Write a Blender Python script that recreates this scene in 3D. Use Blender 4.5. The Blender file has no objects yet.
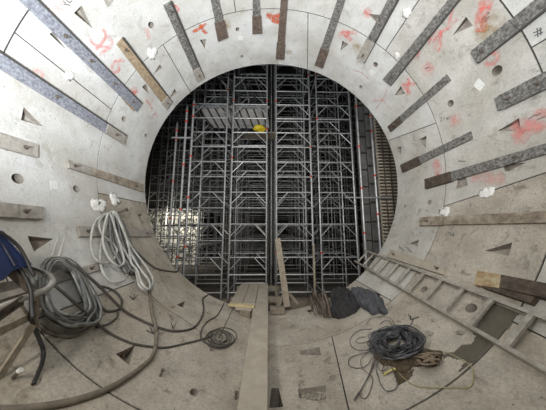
import bpy, bmesh, math, random
from mathutils import Vector, Matrix, noise
from mathutils.geometry import tessellate_polygon
random.seed(7)
PI = math.pi
S = bpy.context.scene
COL = S.collection
R = 3.05                      # tunnel inner radius, axis along +Y at x=0, z=R
AX = Vector((0, 0, R))
CAM = Vector((-0.114, 0, R - 1.259))
F = 207.38
YAW, PITCH, SY = -0.023, 0.147, -6.55
M = (Matrix.Rotation(YAW, 3, 'Z') @ Matrix.Rotation(PITCH, 3, 'X'))
Y0, Y1, Y2 = 4.893, 3.507, 2.06
RINGS = [Y0, Y1, Y2, 0.61, -0.84, -2.29, -3.74]

# ------------------------------------------------------------ measuring helpers
def ray(u, v):
    return M @ Vector(((u - 273) / F, 1, -(v - 205 - SY) / F))
def wp(u, v, off=0.0):        # point on the lining, off metres inside it
    d = ray(u, v); r = R - off
    ox, oz = CAM.x, CAM.z - R
    a = d.x**2 + d.z**2; b = 2*(ox*d.x + oz*d.z); c = ox*ox + oz*oz - r*r
    t = (-b + math.sqrt(max(b*b - 4*a*c, 0))) / (2*a)
    return CAM + d*t
def ty(u, v, off=0.0):        # (theta, y) on the lining; theta 0 = invert, + = right
    p = wp(u, v, off); return (math.atan2(p.x, R - p.z), p.y)
def cyl(th, y, off=0.0):
    r = R - off; return Vector((r*math.sin(th), y, R - r*math.cos(th)))
def dp(u, v, y):              # point at a given distance down the tunnel
    d = ray(u, v); return CAM + d*(y/d.y)
def zp(u, v, z):
    d = ray(u, v); return CAM + d*((z - CAM.z)/d.z)
def near(u, v, s):            # point a share s of the way to the lining
    return CAM + (wp(u, v) - CAM)*s

# ------------------------------------------------------------ materials
def mat(name, base, rough=0.8, metal=0.0, var=0.15, scale=6.0, bump=0.2, bscale=40.0, dark=None, detail=8,
        pores=False, grit=.2, thr=(0.35, 0.65)):
    m = bpy.data.materials.new(name); m.use_nodes = True
    nt = m.node_tree; n = nt.nodes; l = nt.links
    b = n['Principled BSDF']; b.inputs['Roughness'].default_value = rough; b.inputs['Metallic'].default_value = metal
    tc = n.new('ShaderNodeTexCoord')
    ns = n.new('ShaderNodeTexNoise'); ns.inputs['Scale'].default_value = scale; ns.inputs['Detail'].default_value = detail
    ns.inputs['Roughness'].default_value = 0.65
    l.new(tc.outputs['Object'], ns.inputs['Vector'])
    cr = n.new('ShaderNodeValToRGB')
    d = dark or [c*(1-var) for c in base]
    cr.color_ramp.elements[0].position = thr[0]; cr.color_ramp.elements[1].position = thr[1]
    cr.color_ramp.elements[0].color = (*d, 1); cr.color_ramp.elements[1].color = (*base, 1)
    l.new(ns.outputs['Fac'], cr.inputs['Fac'])
    out = cr.outputs['Color']
    if pores:
        vo = n.new('ShaderNodeTexVoronoi'); vo.inputs['Scale'].default_value = 9
        l.new(tc.outputs['Object'], vo.inputs['Vector'])
        c2 = n.new('ShaderNodeValToRGB'); c2.color_ramp.elements[0].position = 0.05; c2.color_ramp.elements[1].position = 0.085
        c2.color_ramp.elements[0].color = (0.42, 0.40, 0.38, 1); c2.color_ramp.elements[1].color = (1, 1, 1, 1)
        l.new(vo.outputs['Distance'], c2.inputs['Fac'])
        n3 = n.new('ShaderNodeTexNoise'); n3.inputs['Scale'].default_value = 1.3; n3.inputs['Detail'].default_value = 6
        l.new(tc.outputs['Object'], n3.inputs['Vector'])
        c3 = n.new('ShaderNodeValToRGB'); c3.color_ramp.elements[0].position = 0.38; c3.color_ramp.elements[1].position = 0.6
        c3.color_ramp.elements[0].color = (0.80, 0.78, 0.74, 1); c3.color_ramp.elements[1].color = (1, 1, 1, 1)
        l.new(n3.outputs['Fac'], c3.inputs['Fac'])
        m1 = n.new('ShaderNodeMix'); m1.data_type = 'RGBA'; m1.blend_type = 'MULTIPLY'; m1.inputs[0].default_value = 1
        l.new(out, m1.inputs[6]); l.new(c2.outputs['Color'], m1.inputs[7])
        m2 = n.new('ShaderNodeMix'); m2.data_type = 'RGBA'; m2.blend_type = 'MULTIPLY'; m2.inputs[0].default_value = 1
        l.new(m1.outputs[2], m2.inputs[6]); l.new(c3.outputs['Color'], m2.inputs[7])
        n4 = n.new('ShaderNodeTexNoise'); n4.inputs['Scale'].default_value = 38; n4.inputs['Detail'].default_value = 10; n4.inputs['Roughness'].default_value = .8
        l.new(tc.outputs['Object'], n4.inputs['Vector'])
        c4 = n.new('ShaderNodeValToRGB'); c4.color_ramp.elements[0].position = 0.34; c4.color_ramp.elements[1].position = 0.58
        g = 1-grit; c4.color_ramp.elements[0].color = (g, g*.985, g*.96, 1); c4.color_ramp.elements[1].color = (1, 1, 1, 1)
        l.new(n4.outputs['Fac'], c4.inputs['Fac'])
        n5 = n.new('ShaderNodeTexNoise'); n5.inputs['Scale'].default_value = 5.5; n5.inputs['Detail'].default_value = 9; n5.inputs['Distortion'].default_value = .6
        n5.inputs['Roughness'].default_value = .7
        l.new(tc.outputs['Object'], n5.inputs['Vector'])
        c5 = n.new('ShaderNodeValToRGB'); c5.color_ramp.elements[0].position = 0.33; c5.color_ramp.elements[1].position = 0.45
        g = 1-grit*1.3; c5.color_ramp.elements[0].color = (g, g*.97, g*.93, 1); c5.color_ramp.elements[1].color = (1, 1, 1, 1)
        l.new(n5.outputs['Fac'], c5.inputs['Fac'])
        for cc in (c4, c5):
            m3 = n.new('ShaderNodeMix'); m3.data_type = 'RGBA'; m3.blend_type = 'MULTIPLY'; m3.inputs[0].default_value = 1
            l.new(m2.outputs[2], m3.inputs[6]); l.new(cc.outputs['Color'], m3.inputs[7]); m2 = m3
        out = m2.outputs[2]
    l.new(out, b.inputs['Base Color'])
    if bump:
        nb = n.new('ShaderNodeTexNoise'); nb.inputs['Scale'].default_value = bscale; nb.inputs['Detail'].default_value = 6
        l.new(tc.outputs['Object'], nb.inputs['Vector'])
        bp = n.new('ShaderNodeBump'); bp.inputs['Strength'].default_value = bump; bp.inputs['Distance'].default_value = 0.01
        l.new(nb.outputs['Fac'], bp.inputs['Height']); l.new(bp.outputs['Normal'], b.inputs['Normal'])
    return m
def paint(name, col, strength=0.8, scale=14):
    m = bpy.data.materials.new(name); m.use_nodes = True
    nt = m.node_tree; n = nt.nodes; l = nt.links; b = n['Principled BSDF']
    b.inputs['Base Color'].default_value = (*col, 1); b.inputs['Roughness'].default_value = 0.7
    at = n.new('ShaderNodeAttribute'); at.attribute_name = 'dens'
    tc = n.new('ShaderNodeTexCoord'); ns = n.new('ShaderNodeTexNoise'); ns.inputs['Scale'].default_value = scale; ns.inputs['Detail'].default_value = 8
    l.new(tc.outputs['Object'], ns.inputs['Vector'])
    mr = n.new('ShaderNodeMapRange'); mr.inputs['From Min'].default_value = 0.38; mr.inputs['From Max'].default_value = 0.6
    mr.inputs['To Min'].default_value = 0.25
    l.new(ns.outputs['Fac'], mr.inputs['Value'])
    mu = n.new('ShaderNodeMath'); mu.operation = 'MULTIPLY'; l.new(at.outputs['Fac'], mu.inputs[0]); l.new(mr.outputs['Result'], mu.inputs[1])
    mv = n.new('ShaderNodeMath'); mv.operation = 'MULTIPLY'; mv.inputs[1].default_value = strength; l.new(mu.outputs[0], mv.inputs[0])
    l.new(mv.outputs[0], b.inputs['Alpha'])
    return m
MT = dict(
    conc=mat('lining_concrete', (0.66, 0.66, 0.65), 0.85, var=0.14, scale=3.5, bump=0.4, bscale=30, pores=True, grit=.16),
    concf=mat('dusty_floor_concrete', (0.54, 0.495, 0.43), 0.9, var=0.25, scale=3.0, bump=0.8, bscale=22, pores=True, grit=.36),
    concl=mat('left_concrete', (0.65, 0.65, 0.64), 0.88, var=0.14, scale=3.2, bump=0.5, bscale=28, pores=True, grit=.16),
    conch=mat('side_concrete', (0.60, 0.585, 0.555), 0.88, var=0.18, scale=3.2, bump=0.5, bscale=28, pores=True, grit=.26),
    steel=mat('mottled_grey_steel', (0.33, 0.32, 0.30), 0.6, 0.1, scale=28, dark=(0.08, 0.075, 0.07), bump=0.6, bscale=50, thr=(0.40, 0.70)),
    steelb=mat('pale_blue_grey_steel', (0.34, 0.35, 0.39), 0.5, 0.15, scale=30, dark=(0.17, 0.175, 0.21), bump=0.4, bscale=60, thr=(0.4, 0.6)),
    steell=mat('dusty_pale_steel', (0.42, 0.39, 0.35), 0.7, 0.1, scale=14, dark=(0.27, 0.25, 0.22), bump=0.4),
    rust=mat('brown_rusty_steel', (0.20, 0.15, 0.12), 0.7, 0.2, scale=18, dark=(0.08, 0.06, 0.05), bump=0.4),
    rustd=mat('dark_rusty_steel', (0.13, 0.10, 0.075), 0.75, 0.2, scale=14, dark=(0.045, 0.035, 0.028), bump=0.6),
    tan=mat('tan_rust_steel', (0.40, 0.31, 0.21), 0.75, 0.0, scale=22, dark=(0.22, 0.16, 0.10), bump=0.4),
    dirt=mat('dirty_brown_plate', (0.42, 0.37, 0.30), 0.8, 0.0, scale=7, dark=(0.17, 0.135, 0.10), bump=0.5, thr=(0.36, 0.68)),
    pock=mat('dirty_shaded_pocket_face', (0.36, 0.335, 0.30), 0.9, scale=9, dark=(0.20, 0.165, 0.13), bump=0.6, bscale=50),  # brown dirt, with the shade of the recesses put into the colour
    gap=mat('joint_gasket', (0.06, 0.055, 0.05), 0.9, scale=20, var=.5),
    edge=mat('shaded_steel_edge', (0.08, 0.075, 0.07), 0.6, 0.3, scale=20, bump=0.3),  # dark tone of the straps' shaded sides, put into the colour
    bolt=mat('bolt_steel', (0.30, 0.27, 0.24), 0.45, 0.6, scale=40, dark=(0.12, 0.09, 0.07)),
    rbolt=mat('red_rust_bolt', (0.17, 0.09, 0.065), 0.8, 0.1, scale=40, dark=(0.08, 0.05, 0.04)),
    galv=mat('galvanised_tube', (0.56, 0.57, 0.57), 0.42, 0.35, scale=9, dark=(0.34, 0.34, 0.34), bump=0.1),
    galvd=mat('weathered_shaded_tube', (0.44, 0.44, 0.43), 0.5, 0.3, scale=9, dark=(0.22, 0.22, 0.21), bump=0.1),  # weathered tone, also the shaded copy for the back towers
    red=mat('red_coupler', (0.55, 0.06, 0.03), 0.6, scale=20),
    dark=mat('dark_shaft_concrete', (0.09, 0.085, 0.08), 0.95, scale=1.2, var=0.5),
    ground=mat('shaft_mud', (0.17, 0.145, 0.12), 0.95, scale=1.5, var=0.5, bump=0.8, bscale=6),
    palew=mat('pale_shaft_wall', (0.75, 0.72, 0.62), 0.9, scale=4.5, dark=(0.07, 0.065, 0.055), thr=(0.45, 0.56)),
    form=mat('formwork_ply', (0.30, 0.29, 0.28), 0.8, scale=3, var=0.4),
    formp=mat('pale_formwork_ply', (0.46, 0.455, 0.44), 0.8, scale=3, var=0.25),
    lag=mat('beige_timber_lagging', (0.62, 0.55, 0.44), 0.9, scale=8, var=0.4),
    wood=mat('weathered_timber', (0.26, 0.22, 0.17), 0.85, scale=8, var=0.35, bump=0.5),
    woody=mat('fresh_timber', (0.60, 0.49, 0.30), 0.8, scale=8, var=0.3, bump=0.4),
    board=mat('cement_dusted_board', (0.42, 0.375, 0.31), 0.9, scale=5, var=0.2, bump=0.4, bscale=60),
    alu=mat('dusty_aluminium', (0.50, 0.47, 0.42), 0.5, 0.3, scale=14, dark=(0.30, 0.275, 0.24), bump=0.2),
    alud=mat('shaded_aluminium_channel', (0.46, 0.43, 0.39), 0.55, 0.3, scale=14, var=0.3),
    hose=mat('pale_grey_hose', (0.52, 0.52, 0.50), 0.5, scale=12, dark=(0.33, 0.33, 0.31), bump=0.15),
    hosed=mat('dark_grey_hose', (0.16, 0.16, 0.15), 0.55, scale=12, var=0.4, bump=0.15),
    cab=mat('grey_cable', (0.25, 0.255, 0.255), 0.45, scale=12, dark=(0.12, 0.12, 0.12), bump=0.15),
    cabd=mat('dusty_black_cable', (0.10, 0.09, 0.08), 0.6, scale=14, var=0.5, bump=0.15),
    brn=mat('muddy_brown_cable', (0.22, 0.19, 0.15), 0.75, scale=14, var=0.4, bump=0.3),
    blk=mat('black_rubber', (0.025, 0.025, 0.025), 0.5, scale=14),
    wire=mat('blue_grey_wire', (0.16, 0.165, 0.18), 0.4, 0.2, scale=9, dark=(0.03, 0.03, 0.033)),
    wireb=mat('brown_wire', (0.17, 0.14, 0.11), 0.6, scale=20),
    olive=mat('olive_cord', (0.36, 0.33, 0.18), 0.7, scale=20),
    yel=mat('yellow_strap', (0.62, 0.56, 0.20), 0.7, scale=20, dark=(0.40, 0.34, 0.12)),
    yelb=mat('bright_yellow_plastic', (0.80, 0.62, 0.03), 0.6, scale=6, var=0.3),
    cloth=mat('grey_cloth', (0.085, 0.088, 0.10), 0.95, scale=30, var=0.3, bump=0.4, bscale=120),
    clothb=mat('black_cloth', (0.035, 0.034, 0.036), 0.95, scale=30, var=0.4, bump=0.4, bscale=120),
    sack=mat('muddy_webbing', (0.42, 0.34, 0.25), 0.95, scale=14, dark=(0.15, 0.11, 0.08), bump=0.5),
    mud=mat('brown_mud', (0.11, 0.08, 0.05), 0.95, scale=16, var=0.5, bump=0.8),
    wet=mat('damp_cement', (0.125, 0.11, 0.085), 0.7, scale=10, var=0.25, bump=0.4),
    navy=mat('blue_plastic', (0.02, 0.038, 0.12), 0.45, scale=5, dark=(0.015, 0.022, 0.06), bump=0.1),
    navyd=mat('navy_trim', (0.02, 0.025, 0.05), 0.5, scale=5),
    grey=mat('painted_grey_tube', (0.50, 0.48, 0.45), 0.5, 0.2, scale=12, dark=(0.26, 0.25, 0.23)),
    brownbar=mat('muddy_flat_bar', (0.36, 0.31, 0.235), 0.8, scale=16, var=0.4, bump=0.4),
    plaster=mat('white_plaster', (0.78, 0.77, 0.74), 0.9, scale=12, var=0.08, bump=0.6, bscale=30),
    paper=mat('paper_sticker', (0.80, 0.80, 0.78), 0.8, scale=60, dark=(0.55, 0.55, 0.54), bump=0),
    ink=mat('black_marker', (0.13, 0.13, 0.13), 0.8, scale=30),
    ochre=mat('yellow_ochre_corrosion', (0.50, 0.44, 0.30), 0.9, scale=9, dark=(0.30, 0.20, 0.10), bump=0.8),
    stone=mat('gravel', (0.42, 0.38, 0.32), 0.9, scale=20, var=0.5),
)
P_RED = paint('red_spray_paint', (0.80, 0.15, 0.12), 0.7)
P_PINK = paint('pink_spray_paint', (0.85, 0.26, 0.24), 0.5)
P_FAINT = paint('faint_pink_spray_paint', (0.80, 0.38, 0.36), 0.4)
P_ORG = paint('orange_spray_paint', (0.62, 0.13, 0.05), 1.0)
P_OCH = paint('ochre_rust_stain', (0.40, 0.28, 0.12), 0.6)

# ------------------------------------------------------------ mesh building
class MB:
    def __init__(s): s.v = []; s.f = []
    def quadstrip_box(s, a, b):          # a,b lists of 4 (rings) -> closed hexahedron
        i = len(s.v); s.v += list(a) + list(b)
        s.f += [(i+3, i+2, i+1, i), (i+4, i+5, i+6, i+7)]
        for k in range(4): s.f.append((i+k, i+(k+1) % 4, i+4+(k+1) % 4, i+4+k))
        return s
    def box(s, c, sx, sy, sz, rot=None):
        c = Vector(c); rot = rot or Matrix.Identity(3)
        def P(x, y, z): return c + rot @ Vector((x*sx/2, y*sy/2, z*sz/2))
        return s.quadstrip_box([P(-1,-1,-1), P(1,-1,-1), P(1,1,-1), P(-1,1,-1)], [P(-1,-1,1), P(1,-1,1), P(1,1,1), P(-1,1,1)])
    def bar(s, a, b, w, h, up=(0, 0, 1)):
        a = Vector(a); b = Vector(b); d = (b-a).normalized(); up = Vector(up)
        x = d.cross(up)
        if x.length < 1e-4: x = d.cross(Vector((1, 0, 0)))
        x.normalize(); z = x.cross(d)
        def q(p): return [p - x*w/2 - z*h/2, p + x*w/2 - z*h/2, p + x*w/2 + z*h/2, p - x*w/2 + z*h/2]
        return s.quadstrip_box(q(a), q(b))
    def tube(s, pts, r, n=8, closed=False):
        pts = [Vector(p) for p in pts]; N = len(pts); base = len(s.v); ref = None
        for i, p in enumerate(pts):
            if closed: d = pts[(i+1) % N] - pts[i-1]
            else: d = pts[min(i+1, N-1)] - pts[max(i-1, 0)]
            if d.length < 1e-9: d = Vector((0, 1, 0))
            d.normalize()
            if ref is None:
                ref = d.orthogonal().normalized()
            ref = (ref - d*ref.dot(d))
            if ref.length < 1e-6: ref = d.orthogonal()
            ref.normalize(); o = d.cross(ref)
            rr = r(i/(N-1)) if callable(r) else r
            for k in range(n):
                a = 2*PI*k/n; s.v.append(p + (ref*math.cos(a) + o*math.sin(a))*rr)
        for i in range(N if closed else N-1):
            j = (i+1) % N
            for k in range(n):
                s.f.append((base+i*n+k, base+i*n+(k+1) % n, base+j*n+(k+1) % n, base+j*n+k))
        if not closed:
            s.f.append(tuple(base+k for k in reversed(range(n)))); s.f.append(tuple(base+(N-1)*n+k for k in range(n)))
        return s
    def cyl(s, a, b, r, n=10): return s.tube([a, b], r, n)
    def disc_prism(s, c, nrm, r, h, n=6):
        nrm = Vector(nrm).normalized(); return s.tube([Vector(c), Vector(c) + nrm*h], r, n)
    def blob(s, c, rx, ry, rz, rot=None, seed=0, amp=0.2, sub=2):
        bm = bmesh.new(); bmesh.ops.create_icosphere(bm, subdivisions=sub, radius=1)
        rot = rot or Matrix.Identity(3); i = len(s.v)
        for v in bm.verts:
            k = 1 + amp*noise.noise(v.co*1.7 + Vector((seed*3.1, 0, 0)))
            s.v.append(Vector(c) + rot @ Vector((v.co.x*rx*k, v.co.y*ry*k, v.co.z*rz*k)))
        for f in bm.faces: s.f.append(tuple(i+v.index for v in f.verts))
        bm.free(); return s
    def build(s, name, m, parent=None, smooth=False, bevel=0):
        me = bpy.data.meshes.new(name); me.from_pydata([tuple(v) for v in s.v], [], s.f); me.update()
        bm = bmesh.new(); bm.from_mesh(me); bmesh.ops.recalc_face_normals(bm, faces=bm.faces)
        if bevel: bmesh.ops.bevel(bm, geom=list(bm.edges), offset=bevel, segments=2, affect='EDGES', profile=0.5)
        bm.to_mesh(me); bm.free()
        o = bpy.data.objects.new(name, me); COL.objects.link(o)
        if m: me.materials.append(m if not isinstance(m, str) else MT[m])
        if smooth:
            for p in me.polygons: p.use_smooth = True
        if parent:
            o.parent = parent; o.matrix_parent_inverse = Matrix.Translation(-parent.location)
        return o
def tag(o, label, cat, group=None, kind=None):
    o['label'] = label; o['category'] = cat
    if group: o['group'] = group
    if kind: o['kind'] = kind
    return o
def thing(name, loc, label, cat, group=None):
    o = bpy.data.objects.new(name, None); COL.objects.link(o); o.location = loc; o.empty_display_size = 0.1
    return tag(o, label, cat, group)
def struct(o): o['kind'] = 'structure'; return o

def smooth_path(pts, k=8, closed=False):
    pts = [Vector(p) for p in pts]; N = len(pts); out = []
    for i in range(N if closed else N-1):
        if closed: p0, p1, p2, p3 = pts[i-1], pts[i], pts[(i+1) % N], pts[(i+2) % N]
        else: p0, p1, p2, p3 = pts[max(i-1, 0)], pts[i], pts[i+1], pts[min(i+2, N-1)]
        for j in range(k):
            t = j/k
            out.append(0.5*((2*p1) + (p2-p0)*t + (2*p0-5*p1+4*p2-p3)*t*t + (3*p1-p0-3*p2+p3)*t**3))
    if not closed: out.append(pts[-1])
    return out

# ------------------------------------------------------------ tunnel lining
TOOLS = []                    # pocket and hole cutters: (mesh builder, theta, y)
def pocket(px, deep, depth=0.10, bolt=False):
    """px: polygon on the lining; deep: set of indices that sink fully, the rest run out at the surface."""
    P = [ty(*p) for p in px]; n = len(P); depth *= 1.5
    mb = MB(); top = [cyl(t, y, 0.06) for t, y in P]
    bot = [cyl(t, y, -depth if i in deep else -0.035) for i, (t, y) in enumerate(P)]
    mb.v = top + bot; mb.f = [tuple(range(n)), tuple(n+i for i in reversed(range(n)))]
    mb.f += [(i, n+i, n+(i+1) % n, (i+1) % n) for i in range(n)]
    # triangulate the non-planar caps
    if n > 3: mb.f = [f for f in mb.f if len(f) < 99]
    ct = sum(t for t, y in P)/n; cy = sum(y for t, y in P)/n
    TOOLS.append((mb, ct, cy))
    if bolt:
        dt = [P[i] for i in deep]; a = sum(t for t, y in dt)/len(dt); b = sum(y for t, y in dt)/len(dt)
        a = a*0.72 + ct*0.28; b = b*0.72 + cy*0.28
        c = cyl(a, b, -depth*0.62); nrm = cyl(a, b, 1) - cyl(a, b, 0)
        m = MB(); m.disc_prism(c, nrm, 0.026, 0.012, 14); m.disc_prism(c + nrm*0.012, nrm, 0.018, 0.02, 6)
        tag(m.build('bolt', 'rbolt'), 'rusty bolt head seated inside a wedge-shaped pocket of the concrete lining', 'bolt', 'bolts in the wedge pockets')
def hole(u, v, r=0.05, depth=0.24):
    t, y = ty(u, v); mb = MB(); n = 20
    mb.tube([cyl(t, y, 0.08), cyl(t, y, -depth)], r, n); TOOLS.append((mb, t, y))

pocket([(74,13),(81.5,5.5),(92.5,28.4)], {0,1}, bolt=True)
pocket([(49.5,33.9),(53,31.5),(66,49.5)], {0,1})
pocket([(23.8,107),(21,120),(43,126.5)], {0,1}, bolt=True)
pocket([(142,87),(146.5,83.5),(148.8,94)], {0,1})
pocket([(152.8,75),(160,64.6),(162.4,68)], {1,2}, 0.07)
pocket([(169,99.8),(174.8,88.4),(177,93)], {1,2}, 0.07)
pocket([(200,40),(206,39),(204.6,48.5)], {0,1})
pocket([(271,23.8),(277,24.7),(273.3,33.9)], {0,1})
pocket([(342.5,40.7),(348.5,44),(340.7,50.4)], {0,1})
pocket([(367.8,13.7),(380,15),(387,17.4),(381,27)], {2,3}, 0.07)
pocket([(466,16.8),(473,25.6),(453,34.8)], {0,1}, bolt=True)
pocket([(401,86),(405,93.5),(394.5,95.5)], {0,1})
pocket([(519,118),(521,131.6),(497.6,130.9)], {0,1}, bolt=True)
pocket([(419,139.5),(426.6,135.8),(425.7,148.5)], {0,1}, 0.07)
pocket([(396.6,147.8),(401.5,146.4),(400.6,155)], {0,1}, 0.06)
pocket([(458,178),(466,177),(467.8,185.5),(456,189)], {2,3}, 0.06)
pocket([(503,165),(526,162.5),(509,171.5),(505,171)], {2,3}, 0.06)
pocket([(485.4,250.5),(512.3,242.2),(508.6,256)], {1,2}, 0.08, bolt=True)
pocket([(410,243.5),(419,239.4),(417.5,246.5)], {1,2}, 0.05)
pocket([(27.5,235.9),(53,238.8),(34,251.6)], {0,2}, 0.10, bolt=True)
pocket([(137.8,214.4),(142.6,214.4),(146,233)], {0,1}, 0.08)
pocket([(115.6,354),(134.8,345),(129.3,365)], {0,1}, 0.09, bolt=True)
pocket([(177,304.8),(185,301),(183.3,308)], {0,1}, 0.07)
pocket([(299,350.6),(319.5,347),(321,355.2),(301,354.8)], {0,1,2,3}, 0.09)
pocket([(298,389),(325.7,385),(325.7,402.5),(299,398)], {0,1,2,3}, 0.045)
pocket([(271.6,388),(278.6,388),(283.5,407),(269,407.7)], {0,1,2,3}, 0.16)
pocket([(372,294.6),(381,289),(380,296.5)], {1,2}, 0.06)
for h in [(151,25,.05),(123.8,119,.05),(145.8,135.4,.042),(237.5,29.3,.042),(242,56.4,.04),(375.6,64.5,.052),(360.8,87,.045),
          (497,70.5,.062),(450.6,103.4,.055),(76.5,189,.055),(17.7,178.7,.06),(194,392,.045),(212.3,350,.036),
          (317.7,327,.03),(471,308,.062),(423.8,289.5,.055)]:
    hole(*h)
hole(429.7,202.2,.05,.015); hole(405,206.4,.042,.012)

def jt(a, b):                # joint given by two points on it -> theta as a linear function of y
    (t0, y0), (t1, y1) = ty(*a), ty(*b)
    k = (t1-t0)/(y1-y0); return lambda y: t0 + k*(y-y0)
D = math.radians
def const(deg): return lambda y: D(deg)
ring_joints = [
    [jt((234,306.6),(223,329.5)), const(38), jt((390,140),(436,123)), jt((308,13),(307.5,68)), jt((163.2,45),(190.7,92.4)), jt((98,193),(148,204))],
    [jt((332,337),(345,393.6)), jt((446,205.5),(545,172.9)), jt((386,49.5),(419,0)), jt((233.9,0),(235.7,12)), jt((13,31),(111,109)), jt((60,310),(134,282))],
    [const(-12), jt((526.6,328.4),(545,337.5)), jt((533,46.7),(546,39)), const(150), const(-160), const(-100), const(-58)],
    [const(10), const(65), const(120), const(180), const(-130), const(-70)],
    [const(-12), const(48), const(105), const(160), const(-150), const(-80)],
    [const(10), const(65), const(120), const(180), const(-130), const(-70)],
]
def boolean(o, mb):
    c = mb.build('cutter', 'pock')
    bm = bmesh.new(); bm.from_mesh(c.data); bmesh.ops.triangulate(bm, faces=bm.faces); bmesh.ops.recalc_face_normals(bm, faces=bm.faces)
    bm.to_mesh(c.data); bm.free()
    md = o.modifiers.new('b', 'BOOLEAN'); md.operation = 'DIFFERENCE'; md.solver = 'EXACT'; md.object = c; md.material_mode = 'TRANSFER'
    dg = bpy.context.evaluated_depsgraph_get(); me = bpy.data.meshes.new_from_object(o.evaluated_get(dg))
    o.modifiers.clear(); old = o.data
    if len(me.polygons) > 10:
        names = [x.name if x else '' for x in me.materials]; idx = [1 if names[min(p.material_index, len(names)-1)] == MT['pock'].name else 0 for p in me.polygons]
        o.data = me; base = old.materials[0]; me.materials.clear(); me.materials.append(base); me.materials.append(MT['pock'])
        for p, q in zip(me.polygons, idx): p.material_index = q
    bpy.data.objects.remove(c)
for ri, joints in enumerate(ring_joints):
    ya, yb = RINGS[ri]-(0.009 if ri else 0), RINGS[ri+1]+0.009     # far, near
    ym = (ya+yb)/2
    js = sorted(joints, key=lambda j: j(ym) % (2*PI)); n = len(js)
    for k in range(n):
        ja, jb = js[k], js[(k+1) % n]
        def lim(y):
            a = ja(y) % (2*PI); b = jb(y) % (2*PI)
            if b < a: b += 2*PI
            return a + 0.0026, b - 0.0026
        a, b = lim(ym); mid = (a+b)/2 % (2*PI)
        dm = math.degrees(mid)
        if dm < 62 or dm > 298: nm, m = 'floor', 'concf'
        elif dm < 118: nm, m = 'wall_right', 'conch'
        elif dm < 238: nm, m = 'ceiling', 'conc'
        else: nm, m = 'wall_left', 'concl'
        nt = max(8, int((b-a)/0.03)); ny = 5
        mb = MB(); T = 0.28
        for side in (0, 1):
            for j in range(ny+1):
                y = ya + (yb-ya)*j/ny; aa, bb = lim(y)
                for i in range(nt+1): mb.v.append(cyl(aa + (bb-aa)*i/nt, y, 0 if side == 0 else -T))
        W = nt+1; O = W*(ny+1)
        for j in range(ny):
            for i in range(nt):
                q = (j*W+i, j*W+i+1, (j+1)*W+i+1, (j+1)*W+i)
                mb.f.append(q); mb.f.append(tuple(O+x for x in reversed(q)))
        for i in range(nt):
            mb.f.append((i+1, i, O+i, O+i+1)); q = ny*W; mb.f.append((q+i, q+i+1, O+q+i+1, O+q+i))
        for j in range(ny):
            mb.f.append((j*W, (j+1)*W, O+(j+1)*W, O+j*W)); e = W-1; mb.f.append(((j+1)*W+e, j*W+e, O+j*W+e, O+(j+1)*W+e))
        o = struct(mb.build(nm, m))
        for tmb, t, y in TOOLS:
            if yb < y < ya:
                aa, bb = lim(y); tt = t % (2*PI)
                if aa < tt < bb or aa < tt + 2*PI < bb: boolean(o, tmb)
for ri, joints in enumerate(ring_joints):
    for jn in joints:
        mb = MB(); ya, yb = RINGS[ri]-.01, RINGS[ri+1]+.01
        rings = []
        for q in range(7):
            y = ya+(yb-ya)*q/6; th = jn(y); rings.append([cyl(th-.0026, y, -.008), cyl(th+.0026, y, -.008), cyl(th+.0026, y, -.2), cyl(th-.0026, y, -.2)])
        for q in range(6): mb.quadstrip_box(rings[q], rings[q+1])
        struct(mb.build('trim_2', 'gap'))
for y in RINGS[1:-1]:
    mb = MB(); N = 144
    for (rr, yy) in ((R+.008, y-.0095), (R+.008, y+.0095), (R+.2, y+.0095), (R+.2, y-.0095)):
        for i in range(N): a = 2*PI*i/N; mb.v.append(Vector((rr*math.sin(a), yy, R-rr*math.cos(a))))
    for k in range(4):
        k2 = (k+1) % 4
        for i in range(N): j = (i+1) % N; mb.f.append((k*N+i, k*N+j, k2*N+j, k2*N+i))
    struct(mb.build('trim_3', 'gap'))
# grout annulus behind the segments so the joints are backed by solid material
mb = MB(); N = 72
for rr in (R+0.282, R+0.34):
    for y in (Y0-0.01, RINGS[-1]):
        for i in range(N): a = 2*PI*i/N; mb.v.append(Vector((rr*math.sin(a), y, R-rr*math.cos(a))))
for i in range(N):
    j = (i+1) % N
    mb.f += [(i, j, N+j, N+i), (2*N+i, 3*N+i, 3*N+j, 2*N+j), (i, 2*N+i, 2*N+j, j), (N+i, N+j, 3*N+j, 3*N+i)]
struct(mb.build('trim_1', 'dark'))

# ------------------------------------------------------------ steel straps bolted on the lining
def slab(px, off0, off1, name, m, parent, nt=3, ny=10, bevel=0):
    """px: near-a, near-b, far-b, far-a corners on the top surface of a plate lying on the lining."""
    c = [ty(u, v, off1) for u, v in px]; mb = MB()
    for off in (off0, off1):
        for j in range(ny+1):
            s = j/ny
            A = (c[0][0]*(1-s)+c[3][0]*s, c[0][1]*(1-s)+c[3][1]*s); B = (c[1][0]*(1-s)+c[2][0]*s, c[1][1]*(1-s)+c[2][1]*s)
            for i in range(nt+1):
                q = i/nt; mb.v.append(cyl(A[0]*(1-q)+B[0]*q, A[1]*(1-q)+B[1]*q, off))
    W = nt+1; O = W*(ny+1)
    for j in range(ny):
        for i in range(nt):
            q = (j*W+i, j*W+i+1, (j+1)*W+i+1, (j+1)*W+i); mb.f.append(q); mb.f.append(tuple(O+x for x in reversed(q)))
    for i in range(nt):
        mb.f.append((i+1, i, O+i, O+i+1)); q = ny*W; mb.f.append((q+i, q+i+1, O+q+i+1, O+q+i))
    for j in range(ny):
        mb.f.append((j*W, (j+1)*W, O+(j+1)*W, O+j*W)); e = W-1; mb.f.append(((j+1)*W+e, j*W+e, O+j*W+e, O+(j+1)*W+e))
    return mb.build(name, m, parent)
def lerp2(a, b, t): return (a[0]*(1-t)+b[0]*t, a[1]*(1-t)+b[1]*t)
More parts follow.
